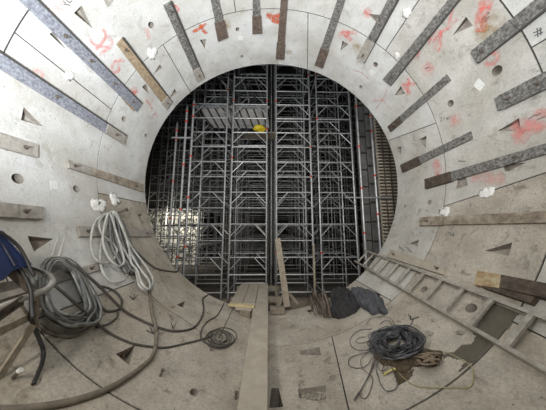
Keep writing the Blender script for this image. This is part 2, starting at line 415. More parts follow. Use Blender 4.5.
def boltat(u, v, off, parent, r=0.015, m='bolt', hang=False):
    t, y = ty(u, v, off); c = cyl(t, y, off-0.002); nrm = (cyl(t, y, 1)-cyl(t, y, 0))
    mb = MB(); mb.disc_prism(c, nrm, r*1.7, 0.008, 16); mb.disc_prism(c+nrm*0.008, nrm, r, 0.022, 6); mb.disc_prism(c+nrm*0.03, nrm, r*0.5, 0.03, 10)
    return mb.build('bolt', m, parent)
def strap(px, m, label, th=0.03, end=None, endfrac=0.0, bolts=(0.93,), plate_m=None, plate=(0.82, 1.0), wide=1.15, name='steel_strap', lip=0):
    p0 = [ty(*p) for p in px]; cx = sum(t for t, y in p0)/4; cy = sum(y for t, y in p0)/4
    t = thing(name, cyl(cx, cy), label, 'strap', None)
    slab(px, -0.004, th, 'strap_bar', m, t)
    if lip:  # dark strip painting the shade on the strap's side face
        q0, q1 = (px[0], px[3]) if lip < 0 else (px[1], px[2])
        o0, o1 = (px[1], px[2]) if lip < 0 else (px[0], px[3])
        def ex(a, b, w): L = math.hypot(a[0]-b[0], a[1]-b[1]); return (a[0]+(a[0]-b[0])/L*w, a[1]+(a[1]-b[1])/L*w)
        slab([ex(q0, o0, 2.2), q0, q1, ex(q1, o1, 1.1)], -.003, th+.004, 'shaded_lip', 'edge', t, nt=1)
    if plate_m:
        a, b = plate
        def cor(s, w):
            l = lerp2(px[0], px[3], s); r_ = lerp2(px[1], px[2], s); c = lerp2(l, r_, 0.5)
            return (c[0]+(l[0]-c[0])*w, c[1]+(l[1]-c[1])*w), (c[0]+(r_[0]-c[0])*w, c[1]+(r_[1]-c[1])*w)
        l0, r0 = cor(a, wide); l1, r1 = cor(b, wide)
        slab([l0, r0, r1, l1], -0.003, th+0.012, 'end_plate', plate_m, t, ny=3)
    for s in bolts:
        c = lerp2(lerp2(px[0], px[3], s), lerp2(px[1], px[2], s), 0.5)
        boltat(c[0], c[1], th+(0.012 if plate_m and plate[0] < s < plate[1] else 0), t)
    return t
strap([(4,-15),(20,-17),(142.2,104),(137.5,111.8)], 'steelb', 'long pale blue-grey steel strap running from top left corner down to an orange-painted spot', .035, lip=1, bolts=(.42,.62,.8,.95))
slab([(122,98),(126,94.5),(136,107),(134,111.5)], -0.003, .02, 'dirt_plate', 'tan', tag(thing('packing_plate', wp(129,103), 'tan packing plate under the far end of the long pale blue strap', 'plate'), 'tan packing plate under the far end of the long pale blue strap', 'plate'))
strap([(-30,50),(-26,35.5),(127,136.4),(124.7,144.2)], 'steelb', 'pale blue-grey steel strap crossing the upper left wall, lower of the two long ones', .035, lip=1, bolts=(.55,.94), plate_m='steell', plate=(.88,1.0), wide=1.0)
strap([(117.4,44.9),(122.9,39.4),(172.5,103),(167.5,109.5)], 'tan', 'short tan rusty steel strap between the long pale strap and the upper left joint', .03, lip=1, bolts=(.12,.95), plate_m='steell', plate=(.9,1.0), wide=1.1)
strap([(164,6.4),(170.5,2.7),(204,78.3),(198.6,82)], 'steel', 'grey steel strap left of the orange cross, ending just above the opening', .03, lip=1, bolts=(.08,.94), plate_m='steell', plate=(.86,1.0), wide=1.15)
strap([(207.5,-18),(215,-18),(227.5,38.2),(219.2,41.7)], 'steel', 'grey steel strap with rusty end at top, first right of the orange cross', .03, bolts=(.93,), plate_m='rust', plate=(.7,1.0), wide=1.2)
strap([(252.4,-20),(258,-20),(261.8,34),(253.1,34.4)], 'steel', 'short brown-grey steel strap at top centre, left of the orange splash', .03, bolts=(.9,), plate_m='rust', plate=(.68,1.0), wide=1.12)
strap([(282.3,-20),(289,-20),(283.6,59.8),(276.2,59.5)], 'rust', 'brown rusty steel strap at top centre through the orange splash', .035, bolts=(.93,), plate_m='rust', plate=(.8,1.0), wide=1.15)
strap([(344,-20),(352,-20),(322,68.7),(315,65.6)], 'steel', 'dark grey steel strap right of the top vertical joint', .03, bolts=(.93,), plate_m='rust', plate=(.8,1.0), wide=1.15)
strap([(398,-20),(407.5,-20),(363.4,63),(356.6,58.8)], 'steel', 'grey steel strap over a pocket, second right of the top joint', .03, lip=1, bolts=(.93,), plate_m='steell', plate=(.76,1.0), wide=1.2)
strap([(464,-20),(474,-20),(389.6,85.6),(382.8,80.2)], 'steel', 'long mottled grey steel strap beside the sprayed red arrow scribble', .03, lip=1, bolts=(.05,.94), plate_m='steel', plate=(.9,1.0), wide=1.15)
strap([(445.7,75),(449.7,81),(390.2,132),(387.3,126.9)], 'steel', 'short grey steel strap ending at the right edge of the opening, below the pink cross', .03, bolts=(.1,.9), plate_m='rustd', plate=(.8,1.0), wide=1.05)
strap([(556,-18),(568,-10),(476.3,63),(469.6,53)], 'steel', 'wide dark mottled steel strap at upper right corner above the round hole', .045, lip=1, bolts=(.9,), plate_m='steel', plate=(.55,.98), wide=1.12)
strap([(580,54),(582,70),(497.3,110.9),(493.8,98.6)], 'steel', 'wide mottled grey steel strap at right edge, just below the wide dark one', .045, bolts=(.86,.5), plate_m='steel', plate=(.3,.95), wide=1.1)
strap([(469.8,131.6),(471.3,139.2),(401.9,172.3),(400,165.6)], 'steel', 'brown-stained short steel strap on right wall, upper end beside pink mark', .03, bolts=(.1,.93), plate_m='rustd', plate=(.74,1.0), wide=1.15)
strap([(575,134.5),(577,144.8),(424.8,188.4),(424.2,179.6)], 'steel', 'long grey steel strap with rusty far end crossing the right wall', .035, bolts=(.4,.95), plate_m='rustd', plate=(.83,1.0), wide=1.1)
strap([(580,209),(581,221.8),(419,225),(419.5,217.6)], 'dirt', 'long dirty brown steel strap lying almost level on the lower right wall', .035, bolts=(.95,), plate_m='dirt', plate=(.86,1.0), wide=1.1)
strap([(68.3,159.7),(70,167.7),(144,192),(143.3,184.2)], 'dirt', 'brown-stained pale strap on left wall, above the hanging hoses', .035, bolts=(.08,.9), plate_m='steell', plate=(-.0,.3), wide=1.0)
strap([(-30,198.5),(-30,215),(44,219),(44.5,207)], 'steell', 'white dusty wide strap at left edge above the big wedge pocket', .045, bolts=(.75,), plate_m='steell', plate=(.4,.65), wide=.96)
strap([(78.3,225.8),(80.5,236.2),(152,236.4),(151,230.3)], 'steell', 'dusty beige strap plate on left wall behind the hanging hoses', .04, bolts=(.12,.93))
strap([(-20,296),(-20,306),(104,268.5),(103.5,261)], 'steell', 'dusty beige strap behind the grey cable coil at lower left', .035, bolts=(.9,))
strap([(-25,124.5),(-25,140),(38.2,157.5),(38.5,144.6)], 'steell', 'pale strap at the far left edge, under the small wedge pocket', .04, bolts=(.8,))
strap([(100,-14),(114,-14),(114,-1),(107.5,6.8)], 'steell', 'grey strap end poking in at the top edge, left of the round hole', .03, bolts=())
strap([(445,266.5),(443,274.5),(386,256.5),(390.5,249.2)], 'board', 'beige cement-dusted plate on right wall just above the ladder', .04, bolts=(.12,.9), name='wall_plate')

# rusty beam on the right wall
t = thing('rusty_beam', wp(520,287), 'thick dark rusty beam lying above the ladder at right edge', 'beam')
slab([(585,290.5),(583,306),(499,287.5),(501,274.5)], -0.004, .065, 'beam_bar', 'rustd', t)
slab([(535,297),(530,303),(481,286.5),(484,283.5)], -0.004, .05, 'beam_flange', 'rustd', t)
o = slab([(502,274.8),(500,288),(474,284.5),(477,270.5)], -0.004, .055, 'beam_end', 'ochre', t, nt=6, ny=8); o['label'] = 'yellow corroded end'
# small angle bracket hooks
for u, v in ((372,22),(424,149),(346,58)):
    pass

# ------------------------------------------------------------ flat marks on the lining
INKM = MT['ink']
def ribbon(strokes, w, m, label, cat='paint mark', name='spray_mark', off=0.004, grp=None):
    """strokes: px polylines; width in metres; density fades to the stroke edge."""
    if len(strokes) > 1:
        t = thing(name, wp(*strokes[0][0], off), label, cat, grp)
        for q, st in enumerate(strokes):
            o = ribbon([st], w, m, '', '', 'stroke', off+.0004*q)
            for kk in ('label', 'category'): del o[kk]
            o.parent = t; o.matrix_parent_inverse = Matrix.Translation(-t.location)
        return t
    if m is not INKM: w *= 1.3
    me = bpy.data.meshes.new(name); V = []; Fc = []; A = []
    for st in strokes:
        k = 6 if len(st) > 2 else 8
        pts = smooth_path([wp(u, v, off) for u, v in st], k)
        b = len(V); N = len(pts)
        for i, p in enumerate(pts):
            d = pts[min(i+1, N-1)] - pts[max(i-1, 0)]
            nrm = Vector((p.x, 0, p.z-R)); nrm.normalize(); x = d.cross(nrm).normalized()
            e = min(1, min(i, N-1-i)/1.5)
            for q, a in ((-1, 0), (-.5, .8), (0, 1), (.5, .8), (1, 0)):
                pp = p + x*q*w/2; th = math.atan2(pp.x, R-pp.z)
                V.append(cyl(th, pp.y, off)); A.append(a*e)
        for i in range(N-1):
            for j in range(4): q = b+i*5+j; Fc.append((q, q+1, q+6, q+5))
    me.from_pydata([tuple(v) for v in V], [], Fc)
    at = me.attributes.new('dens', 'FLOAT', 'POINT')
    for i, a in enumerate(A): at.data[i].value = a
    o = bpy.data.objects.new(name, me); COL.objects.link(o); me.materials.append(m)
    return tag(o, label, cat, grp)
def splash(u, v, r, m, label, name='spray_blot', off=0.0045, cat='paint mark', el=1.0):
    me = bpy.data.meshes.new(name); V = []; Fc = []; A = []; t0, y0 = ty(u, v)
    for k in range(7):
        for j in range(28):
            a = 2*PI*j/28; rr = r*k/6
            V.append(cyl(t0+rr*math.cos(a)*el/R, y0+rr*math.sin(a), off)); A.append((1-k/6)**0.8)
    for k in range(6):
        for j in range(28):
            Fc.append((k*28+j, k*28+(j+1) % 28, (k+1)*28+(j+1) % 28, (k+1)*28+j))
    me.from_pydata([tuple(v) for v in V], [], Fc)
    at = me.attributes.new('dens', 'FLOAT', 'POINT')
    for i, a in enumerate(A): at.data[i].value = a
    o = bpy.data.objects.new(name, me); COL.objects.link(o); me.materials.append(m)
    return tag(o, label, cat)
ribbon([[(192,32),(199,29),(207,23.5)],[(200,24),(203,30),(207,34)]], .06, P_ORG, 'orange sprayed cross left of the top grey strap')
ribbon([[(266,15),(272,17),(279,17)],[(268,12),(273,20),(280,22)],[(275,22),(280,14),(283,12)]], .10, P_ORG, 'orange sprayed splash behind the brown strap at top centre')
ribbon([[(341,30),(347,36),(352,41)],[(338,35),(348,33),(358,32)],[(349,31),(345,38)]], .09, P_PINK, 'pink sprayed cross above a pocket, right of the top joint')
ribbon([[(401,82),(407,90),(411,93)],[(409,77),(408,88),(408,96)],[(402,86),(411,84),(415,85)]], .08, P_PINK, 'pink sprayed cross right of the opening above the short strap')
ribbon([[(458,18),(448,28),(440,33),(432,43)],[(452,8),(450,20),(446,30)],[(428,45),(433,34),(441,33),(437,45),(432,48)],[(440,33),(441,44),(437,53)]], .05, P_PINK, 'pink sprayed arrow scribble beside the long right strap')
ribbon([[(484,-2),(485,8),(481,16),(482,26),(480,33)]], .14, P_RED, 'red sprayed vertical streak near the upper right corner')
splash(489, 27, .20, P_OCH, 'ochre rusty smudge beside the red streak at upper right', 'rust_smudge', cat='stain')
ribbon([[(485,59),(487,54),(492,52),(497,55),(496,61),(490,64),(485,62)]], .06, P_PINK, 'pink sprayed ring under the wide dark strap end', off=.0052)
splash(415, 53, .12, P_RED, 'red paint dab touching the long right strap')
splash(428, 69, .14, P_PINK, 'pink paint dab with a dark dash, mid upper right')
ribbon([[(425.5,68.5),(429.5,67)]], .018, MT['ink'], 'small black dash on the pink paint dab', off=.006, name='marker_dash', cat='marking')
splash(455, 120, .13, P_PINK, 'pink paint dab beside the round hole on the right wall')
splash(367.5, 13, .10, P_RED, 'red paint dab on the pocket behind the second right strap')
ribbon([[(515,132),(522,124),(534,128),(545,120)],[(512,140),(520,136),(530,138)],[(540,118),(545,108)]], .16, P_PINK, 'pink sprayed cloud right of the wedge pocket at right edge')
ribbon([[(470,178),(482,176),(495,180),(504,175)]], .16, P_FAINT, 'faint pink smear under the long grey right strap')
ribbon([[(434,160),(438,170),(436,178)]], .16, P_PINK, 'pink smear between two straps on the right wall')
ribbon([[(352,70),(362,73),(369,80)],[(375,110),(384,97),(387,88)],[(378,96),(386,104),(392,110)],[(372,100),(384,101)]], .04, P_FAINT, 'faint red scribbles right of the opening')
ribbon([[(89,37),(95,45),(108,47),(112,42),(108,36)],[(102,28),(106,36),(101,44),(95,50)],[(99,56),(106,50),(112,47)]], .045, P_PINK, 'pink sprayed scribble under the long pale strap, upper left')
ribbon([[(114,60),(118,63),(119,70),(114,72),(112,66),(116,61)],[(118,60),(123,61),(125,62)]], .05, P_PINK, 'pink sprayed letter shape left of the tan strap')
ribbon([[(45,8),(52,10),(60,8)],[(57,-2),(61,4),(62,11)]], .09, P_FAINT, 'faint pink brush mark at the top left corner')
ribbon([[(36,78),(34,74),(38,71),(42,73),(42,78)]], .05, P_FAINT, 'faint pink ring beside the upper left joint')
splash(134, 92, .11, P_RED, 'orange-red paint blot on the far end of the long pale strap')
ribbon([[(145,99),(150,104),(153,99)],[(150,104),(153,110)],[(152,116),(157,113),(156,118)]], .045, P_PINK, 'pink sprayed marks along the upper left rim')
ribbon([[(174,5),(178,8),(177,12),(173,13),(171,8),(175,5)]], .04, P_RED, 'small red sprayed ring at the top of the grey strap')
ribbon([[(145,28),(148,33),(149,40)]], .08, P_FAINT, 'faint pink smear below the round hole at upper left')
splash(226, 25, .13, P_OCH, 'brown rust halo on the first top strap end', 'rust_smudge', cat='stain')
splash(289, 52, .10, P_OCH, 'brown rust halo on the brown strap end', 'rust_smudge', cat='stain')
splash(357, 47, .12, P_OCH, 'brown rust halo on the second right strap end', 'rust_smudge', cat='stain')
INK = MT['ink']
ribbon([[(533,33),(537,31.5),(542,29)],[(534,36),(538,34),(543,32)],[(537,28),(538,37)],[(540,27.5),(541,35)]], .012, INK, 'black marker hatch strokes near the right edge, upper corner', 'marking', 'marker_strokes', .005)
ribbon([[(439.5,119),(441,117.5),(442,119),(440.5,121),(442.5,121)],[(443.5,120),(444.5,116.5)],[(446,118.5),(448,117.5),(447,119.5),(449.5,118.5)]], .010, INK, 'black marker figures beside the joint on the right wall', 'marking', 'marker_strokes', .005)
ribbon([[(528,119),(531,117.5),(534,115.5),(538,115),(541,112.5)],[(537,120),(541,118),(545,116.5)]], .012, INK, 'black marker writing right of the wedge pocket', 'marking', 'marker_strokes', .005)
ribbon([[(482,20),(484,17),(486,18)],[(486,14),(488,12),(489,13.5)],[(484,22),(487,18.5),(490,16)]], .010, INK, 'black marker writing on the ochre smudge', 'marking', 'marker_strokes', .0055)
ribbon([[(398.6,246),(403.5,250.5)],[(406,247),(412,252.5)],[(448,232),(453.5,236),(453,232.5)]], .016, INK, 'black scored strokes on the lower right wall', 'marking', 'marker_strokes', .005)
ribbon([[(458,161),(463,161.3),(465.5,161.2)]], .014, INK, 'short black dash above the long grey right strap', 'marking', 'marker_strokes', .005)
ribbon([[(63,1),(66,3)],[(66,0),(69,2)],[(69,3),(72,1)],[(64,4),(70,5.5)]], .010, INK, 'faint black marker writing at the top left', 'marking', 'marker_strokes', .005)

def sticker(px, label):
    c = [ty(u, v) for u, v in px]; t = thing('paper_label', cyl(*c[0]), label, 'label')
    slab(px, -0.001, .003, 'sheet', 'paper', t, nt=2, ny=2)
sticker([(473.5,86),(480,91),(485,84.5),(478.5,78)], 'white square paper label on the right wall below the round hole')
sticker([(50,181),(51,189),(58,189.5),(57,180.5)], 'small white paper label on the bright left wall')
sticker([(237.5,36.5),(237.7,40.5),(243,40),(243,36)], 'small white paper label under the top round hole')
sticker([(368,71.5),(371,75.5),(375,72.5),(372,69)], 'small white paper label between two round holes, right of the opening')
def plaster(u, v, rx, ry, label, seed):
    t0, y0 = ty(u, v); p = cyl(t0, y0, .003); nrm = (cyl(t0, y0, 1)-p).normalized()
    s = (wp(u+1, v)-wp(u, v)); s = s.length
    dd = (wp(u, v+1)-wp(u, v)).length
    rot = Matrix((Vector((math.cos(t0), 0, math.sin(t0))), Vector((0, 1, 0)), nrm)).transposed()
    a = abs(u-270) > abs(v-200)
    mb = MB(); 
    for k in range(6):
        ox = random.uniform(-.6, .6); oy = random.uniform(-.6, .6)
        mb.blob(wp(u+ox*rx, v+oy*ry, .002), .55*max(rx, ry)*min(s, dd)*1.3, .55*max(rx, ry)*min(s, dd)*1.3, .006, rot, seed+k, .7, 2)
    tag(mb.build('plaster_dab', 'plaster', smooth=True), label, 'plaster dab')
plaster(70.5, 77, 5, 4, 'white plaster dab on the joint in the upper left', 1)
plaster(152, 54, 5, 5, 'white plaster dab below the round hole near the tan strap', 2)
plaster(408, 13.7, 5, 4.5, 'white plaster dab on the diagonal joint at upper right', 3)
plaster(397, 55, 2.5, 3, 'tiny white plaster dab beside the long right strap', 4)
plaster(487, 192.5, 6, 4.5, 'white plaster dab in the middle of the right wall joint', 5)
plaster(444, 211, 5, 3.5, 'white plaster dab where two joints meet on the right wall', 6)
plaster(100, 205, 7, 4, 'wide white plaster dab above the hanging hoses', 7)
plaster(115.5, 198.5, 4, 6, 'tall white plaster dab above the hanging hoses, beside the opening', 8)

# damp stains on the floor
# ------------------------------------------------------------ walkway board, timbers
zt = 0.22
def plank_px(px, z, th, name, m, label, cat, bevel=.006):
    top = [zp(u, v, z) for u, v in px]; bot = [p - Vector((0, 0, th)) for p in top]
    return tag(MB().quadstrip_box(bot, top).build(name, m, bevel=bevel), label, cat)
a = zp(253.8, 303, zt); b = zp(239.8, 410, zt); xr = zp(267.8, 350, zt).x
w = xr - b.x
mb = MB(); mb.quadstrip_box([Vector((b.x, .3, .012)), Vector((xr, .3, .012)), Vector((xr, a.y, .012)), Vector((a.x, a.y, .012))],
                            [Vector((b.x, .3, zt)), Vector((xr, .3, zt)), Vector((xr, a.y, zt)), Vector((a.x, a.y, zt))])
tag(mb.build('walkway_beam', 'board', bevel=.006), 'long cement-dusted beam laid along the tunnel floor toward the scaffold', 'beam')
y1 = a.y; z2 = zt
yf = 6.4
for i, (ua, ub) in enumerate(((229.5, 242), (242.6, 255), (255.6, 267.8))):
    A = zp(ua, 303.5, z2); B = zp(ub, 303.5, z2); yb = A.y + .01
    uf = [(241.5,250),(250.4,259),(259.4,268)][i]; Cc = dp(uf[0], 286, yf); Dd = dp(uf[1], 286, yf)
    Cc.z = Dd.z = z2
    mb = MB().quadstrip_box([Vector((A.x, yb, z2-.04)), Vector((B.x, yb, z2-.04)), Vector((Dd.x, yf, z2-.04)), Vector((Cc.x, yf, z2-.04))],
                            [Vector((A.x, yb, z2)), Vector((B.x, yb, z2)), Vector((Dd.x, yf, z2)), Vector((Cc.x, yf, z2))])
    tag(mb.build('walkway_board', 'board', bevel=.003), ['leftmost walkway board bridging from tunnel end to the scaffold', 'middle walkway board bridging from tunnel end to the scaffold', 'right walkway board in line with the long beam'][i], 'board')
# bearer under the boards
for i, yb_ in enumerate((5.3, 6.25)):
    tag(MB().box((-.35, yb_, z2-.04-.06), 1.3, .1, .12).build('bearer', 'wood', bevel=.004), ['timber bearer under the walkway boards, nearer the tunnel', 'timber bearer under the far ends of the walkway boards'][i], 'timber')
    for k, xx in enumerate((-.85, .15)):
        tag(MB().box((xx, yb_, (z2-.16-.7)/2), .12, .12, z2-.16+.7).build('timber_block', 'wood', bevel=.004), 'squat timber post under the walkway boards', 'timber', 'posts under the walkway')
A = zp(229, 304, .26); B = zp(254.5, 306, .26)
tag(MB().bar((A.x, A.y, .25), (B.x, B.y, .25), .09, .05).build('timber_batten', 'woody', bevel=.004), 'pale yellow batten laid across the boards at the tunnel end', 'timber')
A = zp(236, 308.5, .19); B = zp(252, 310, .19)
tag(MB().bar((A.x, A.y, .20), (B.x, B.y, .20), .07, .045).build('timber_batten', 'board', bevel=.004), 'grey batten lying just below the pale yellow one', 'timber')
mb = MB().bar((A.x+.1, A.y, .09), (B.x-.02, B.y, .09), .10, .175); tag(mb.build('timber_block', 'wood', bevel=.004), 'timber block propping the battens beside the beam', 'timber')

# leaning prop with braces, cross log
A = dp(287.2, 307, 4.75); A.z = max(A.z, .02); B = dp(277.5, 239, 5.25)
t = thing('timber_prop', A, 'tall weathered timber prop leaning at the tunnel end', 'timber')
MB().bar(A, B, .14, .10, (0, 1, 0)).build('prop_post', 'wood', t, bevel=.006)
for (u0, v0, u1, v1) in ((279, 306, 285, 291), (284, 307, 288, 296), (298.5, 304, 288.5, 293)):
    P = dp(u0, v0, 4.82); Q = dp(u1, v1, 4.95); P.z = max(P.z, .05); MB().bar(P, Q, .06, .05).build('prop_brace', 'wood', t, bevel=.004)
P = dp(270, 309.5, 4.72); Q = dp(284.5, 309.5, 4.72); P.z = Q.z = .085
tag(MB().bar(P, Q, .14, .13).build('timber_sleeper', 'wood', bevel=.008), 'short squared timber lying between the beam and the leaning prop', 'timber')
P = dp(315.2, 298, 4.86); Q = dp(313.5, 245, 5.0); P.z = .11
t = thing('steel_tube', P, 'upright brownish steel tube standing behind the rod bundle', 'tube')
MB().cyl(P, Q, .026, 12).build('tube', 'wood', t, smooth=True)
MB().cyl(Q, Q+Vector((0, 0, .02)), .032, 12).build('tube_cap', 'galvd', t)
# boards in the shaft just beyond the rim
for i, (u0, u1, v, y) in enumerate(((209, 228, 291, 6.0), (176, 240, 286, 7.1), (290, 338, 288, 7.1))):
    P = dp(u0, v, y); Q = dp(u1, v, y); P.z = Q.z = [-.25, -.58, -.58][i]
    tag(MB().bar(P, Q, .25, .24 if i else .22).build('timber_sleeper', 'wood', bevel=.006), ['pale timber beam beyond the rim, left of the walkway boards', 'long timber sleeper at the foot of the scaffold, left side', 'long timber sleeper at the foot of the scaffold, right side'][i], 'timber')
    if i == 0:
        tag(MB().box((P+Q)/2 - Vector((0, 0, .28)), .3, .24, .34).build('timber_block', 'wood', bevel=.004), 'timber block under the pale beam beyond the rim', 'timber')

# ------------------------------------------------------------ ladder
L0 = Vector((1.945, 1.91, .765)); R0 = Vector((2.235, 1.90, 1.045)); d = Vector((.055, 1, .052)).normalized()
def rail_t(P0, u, v):         # parameter along rail nearest the pixel ray
    r = ray(u, v).normalized(); w0 = P0-CAM; b = d.dot(r); dd = d.dot(w0); e = r.dot(w0)
    return (b*e-dd)/(1-b*b)
tN = -1.0; tF = 3.62
side = (R0-L0).normalized(); upn = side.cross(d).normalized()
if upn.z < 0: upn = -upn
t = thing('ladder', (L0+R0)/2, 'dusty aluminium ladder lying along the lower right wall toward the scaffold', 'ladder')
for P0, sg in ((L0, -1), (R0, 1)):
    mb = MB(); a = P0+d*tN; b = P0+d*tF
    mb.bar(a, b, .022, .07, upn)
    mb.bar(a + upn*.033 - side*sg*.012, b + upn*.033 - side*sg*.012, .03, .006, upn)
    mb.bar(a - upn*.033 - side*sg*.012, b - upn*.033 - side*sg*.012, .03, .006, upn)
    mb.build('rail', 'alu', t)
for k in range(-2, 11):
    q = .345*k
    a = L0+d*q; b = R0+d*q
    MB().bar(a + upn*.018, b + upn*.018, .045, .03, upn).build('rung', 'alu', t, bevel=.004)
# ------------------------------------------------------------ cables and hoses
def px_path(pts, off, k=8, closed=False, jitter=0):
    return smooth_path([wp(u, v, off if not isinstance(off, (list, tuple)) else off[i]) for i, (u, v) in enumerate(pts)], k, closed)
def cable(pts, r, m, label, name='cable', cat='cable', off=None, n=8):
    mb = MB(); mb.tube(px_path(pts, off if off is not None else r+.002), r, n)
    return tag(mb.build(name, m, smooth=True), label, cat)
cable([(149.5,291),(152,312),(155.9,328.6),(156.5,340),(153,355),(145,364),(130,375.5),(108,388.5),(79,399),(46,406),(10,409.5),(-20,409)], .023, 'brn', 'thick muddy hose sweeping from the hanging hoses across the lower left floor', 'hose', 'hose', n=12)
cable([(55,285.5),(76,304),(99,325),(115,336),(133,343.5),(150,346.5),(166,347.5),(183,344),(201,339.6),(212,336)], .012, 'cabd', 'thin dark cable running from the left coil to the small floor coil', off=[.26,.25,.06]+[.014]*7)
cable([(75,265),(100,287),(122,309),(137,318),(153,325.5),(173,331),(191.6,328.6),(200,320.5),(203.7,310),(202.8,299),(208,295)], .015, 'cabd', 'dark cable curving up to the rim beside the walkway', off=[.26,.20,.05]+[.017]*8)
cable([(224,303),(217.5,315),(208,321),(202,328.6),(201,337.8),(208,344),(222,347),(234,342)], .011, 'cabd', 'dark cable dropping from the rim battens around the small coil')
cable([(39,324),(51,333),(69.6,336.5),(82,333),(91,326),(98,316)], .016, 'brn', 'brown cable loop under the grey cable coil')
cable([(98,286),(108,288),(117,293),(122,301),(119,309),(107,311),(99,304),(93,292)], .014, 'cabd', 'dark cable loop right of the grey coil, upper one')
cable([(96,327),(108,324),(117,317),(118,309)], .011, 'cabd', 'short dark cable bend right of the grey coil')
cable([(125,226),(129,240),(133,247.6),(143,258),(155,267.8),(168,271),(177,271.4),(179.5,267.5)], .016, 'cabd', 'dark cable along the left rim to the tongue of the lining')
cable([(144,288),(164,307),(180,317),(197,328.5)], .004, 'wireb', 'thin wire running diagonally across the floor at left')
cable([(33,302),(31,316),(34,327),(40,341),(43.5,352),(42,363),(33.5,384)], .014, 'blk', 'black rubber hose hanging off the cart frame to the floor', 'hose', 'hose', off=[.35,.25,.12,.05,.02,.016,.016])
mb = MB()
for k in range(7):
    rx = [14.5, 13, 11.5, 8, 6.5, 5.5, 12][k]; ry = [9.5, 8.5, 7, 6, 5, 3.5, 8][k]; cx = 221 + random.uniform(-4, 3); cy = 337.5 + random.uniform(-2, 2.5)
    mb.tube(px_path([(cx+rx*math.cos(2*PI*j/12), cy+ry*math.sin(2*PI*j/12)) for j in range(12)],   .008+k*.010, 5, True), .0065, 6, True)
tag(mb.build('cable_coil', 'cabd', smooth=True), 'small dark cable coil on the floor left of the long beam', 'cable coil')

# hanging hoses on the left wall
t = thing('hose_bundle', wp(115, 245), 'bundle of pale grey hoses hung on the left wall beside the opening', 'hose bundle')
hs = [
 ([(112,213),(105,214.5),(96,221),(91.8,233),(91.3,249),(97,260.5),(108,263),(115,257),(116.5,249),(110,241),(102,234),(99,223),(103,216),(110,213)], .10, 'hose'),
 ([(110,213),(107,223),(102.6,238),(100,257),(103,272),(111,281.5),(122,281),(128,272),(127,256),(120,240),(114,226),(112,213)], .07, 'hose'),
 ([(113,212),(114.5,226),(120,242.5),(128,257),(135.7,271),(139,285),(144,289.5),(150,288.5),(153,280),(147,268),(138,256),(129,243),(123,228),(117,214)], .13, 'hose'),
 ([(116,213),(120,223),(126,238),(131,254),(141,270),(149,281),(149,289),(142,284),(137,270),(131,262),(128,244),(121,224),(114,213)], .17, 'hose'),
 ([(108,214),(104,228),(103,243),(109,258),(118,266),(124,262),(121,248),(116,232),(111,216)], .15, 'hose'),
]
for pts, off, m in hs:
    mb = MB(); mb.tube(px_path(pts, off, 8, True), .017, 8, True); mb.build('hose', m, t, smooth=True)
for k in range(9):
    s = k/8; j = lambda: random.uniform(-1.5, 1.5)
    pts = [(113+s*3, 213+s), (118+s*5, 223+j()), (121+s*8, 237+j()), (126+s*8, 252+j()), (131+s*9, 264+j()), (127+s*9, 272+j()), (119+s*9, 262+j()), (112+s*9, 246+j()), (110+s*6, 229+j()), (110+s*4, 216)]
    mb = MB(); mb.tube(px_path(pts, .03+.10*random.random(), 6, True), .016, 7, True); mb.build('hose', 'hosed' if k % 3 else 'cab', t, smooth=True)
mb = MB(); c = wp(113, 214, 0); nrm = (cyl(*ty(113, 214), 1)-c).normalized(); mb.cyl(c, c+nrm*.25, .02, 10); mb.disc_prism(c+nrm*.24, nrm, .035, .015, 12)
mb.build('hanging_peg', 'bolt', t)

# grey cable coil at lower left
t = thing('cable_coil', wp(70, 295), 'large coil of grey cables heaped against the lower left wall', 'cable coil')
outer = [(59,257),(72,261),(84,274),(93,290),(100,308),(97,321),(84,326),(66,325),(50,317),(42,303),(40,285),(41,270),(47,260)]
inner = [(59,261),(67,266),(75,277),(82,293),(84,306),(79,314),(70,315),(59,311),(51,301),(48,289),(48,277),(50,267),(54,262)]
for k in range(22):
    s = random.random()**.8
    pts = [lerp2(inner[i], outer[i], min(1.05, max(-.1, s+random.uniform(-.22, .22)))) for i in range(13)]
    mo = .02+.2*random.random(); off = [mo*.7+.06*random.random() for _ in pts]
    mb = MB(); mb.tube(px_path(pts, off, 6, True), random.choice((.010, .012, .014)), 7, True)
    mb.build('strand', ('cab','hosed','hose','cab','cabd')[k % 5], t, smooth=True)
for a, b in (((58.8,236),(52,256)), ((64.5,237.7),(58.5,258))):
    mb = MB(); mb.tube(smooth_path([near(*a, .93), near((a[0]+b[0])/2, (a[1]+b[1])/2, .94), wp(*b, .12)], 6), .009, 8)
    mb.build('cable_end', 'hose', t, smooth=True)

# cart at left edge
t = thing('hand_cart', near(15, 300, .8), 'grey tubular cart frame with muddy flat bars and blue cover at left edge', 'cart')
K = .80
def npx(pts, s=K): return [near(u, v, s if not isinstance(s, list) else s[i]) for i, (u, v) in enumerate(pts)]
MB().tube(smooth_path(npx([(-22,318),(0,307.5),(20,299.5),(36,293.5),(47,289),(52.5,283),(49.5,276.5),(40,272),(24,269.5),(8,262),(-8,258)]), 8), .024, 12).build('handle', 'grey', t, smooth=True)
MB().bar(near(-15,291,.84), near(33,281,.86), .012, .07, (0,0,1)).build('cross_bar', 'grey', t)
MB().bar(near(2,264,.78), near(31,290,.78), .03, .045).build('cross_bar', 'rustd', t)
MB().bar(near(-12,323,.80), near(22,300,.80), .02, .07).build('cross_bar', 'rustd', t)
MB().bar(near(-10,336.5,.84), near(42,311,.93), .014, .055).build('flat_bar', 'brownbar', t)
MB().bar(near(-3,380,1.0), near(33,325,.90), .02, .05).build('leg', 'brownbar', t)
MB().bar(near(36,330,.985), near(37,291,.80), .02, .045).build('leg', 'brownbar', t)
MB().bar(near(20,303,.82), near(30,318,.90), .008, .02).build('brace', 'brownbar', t)
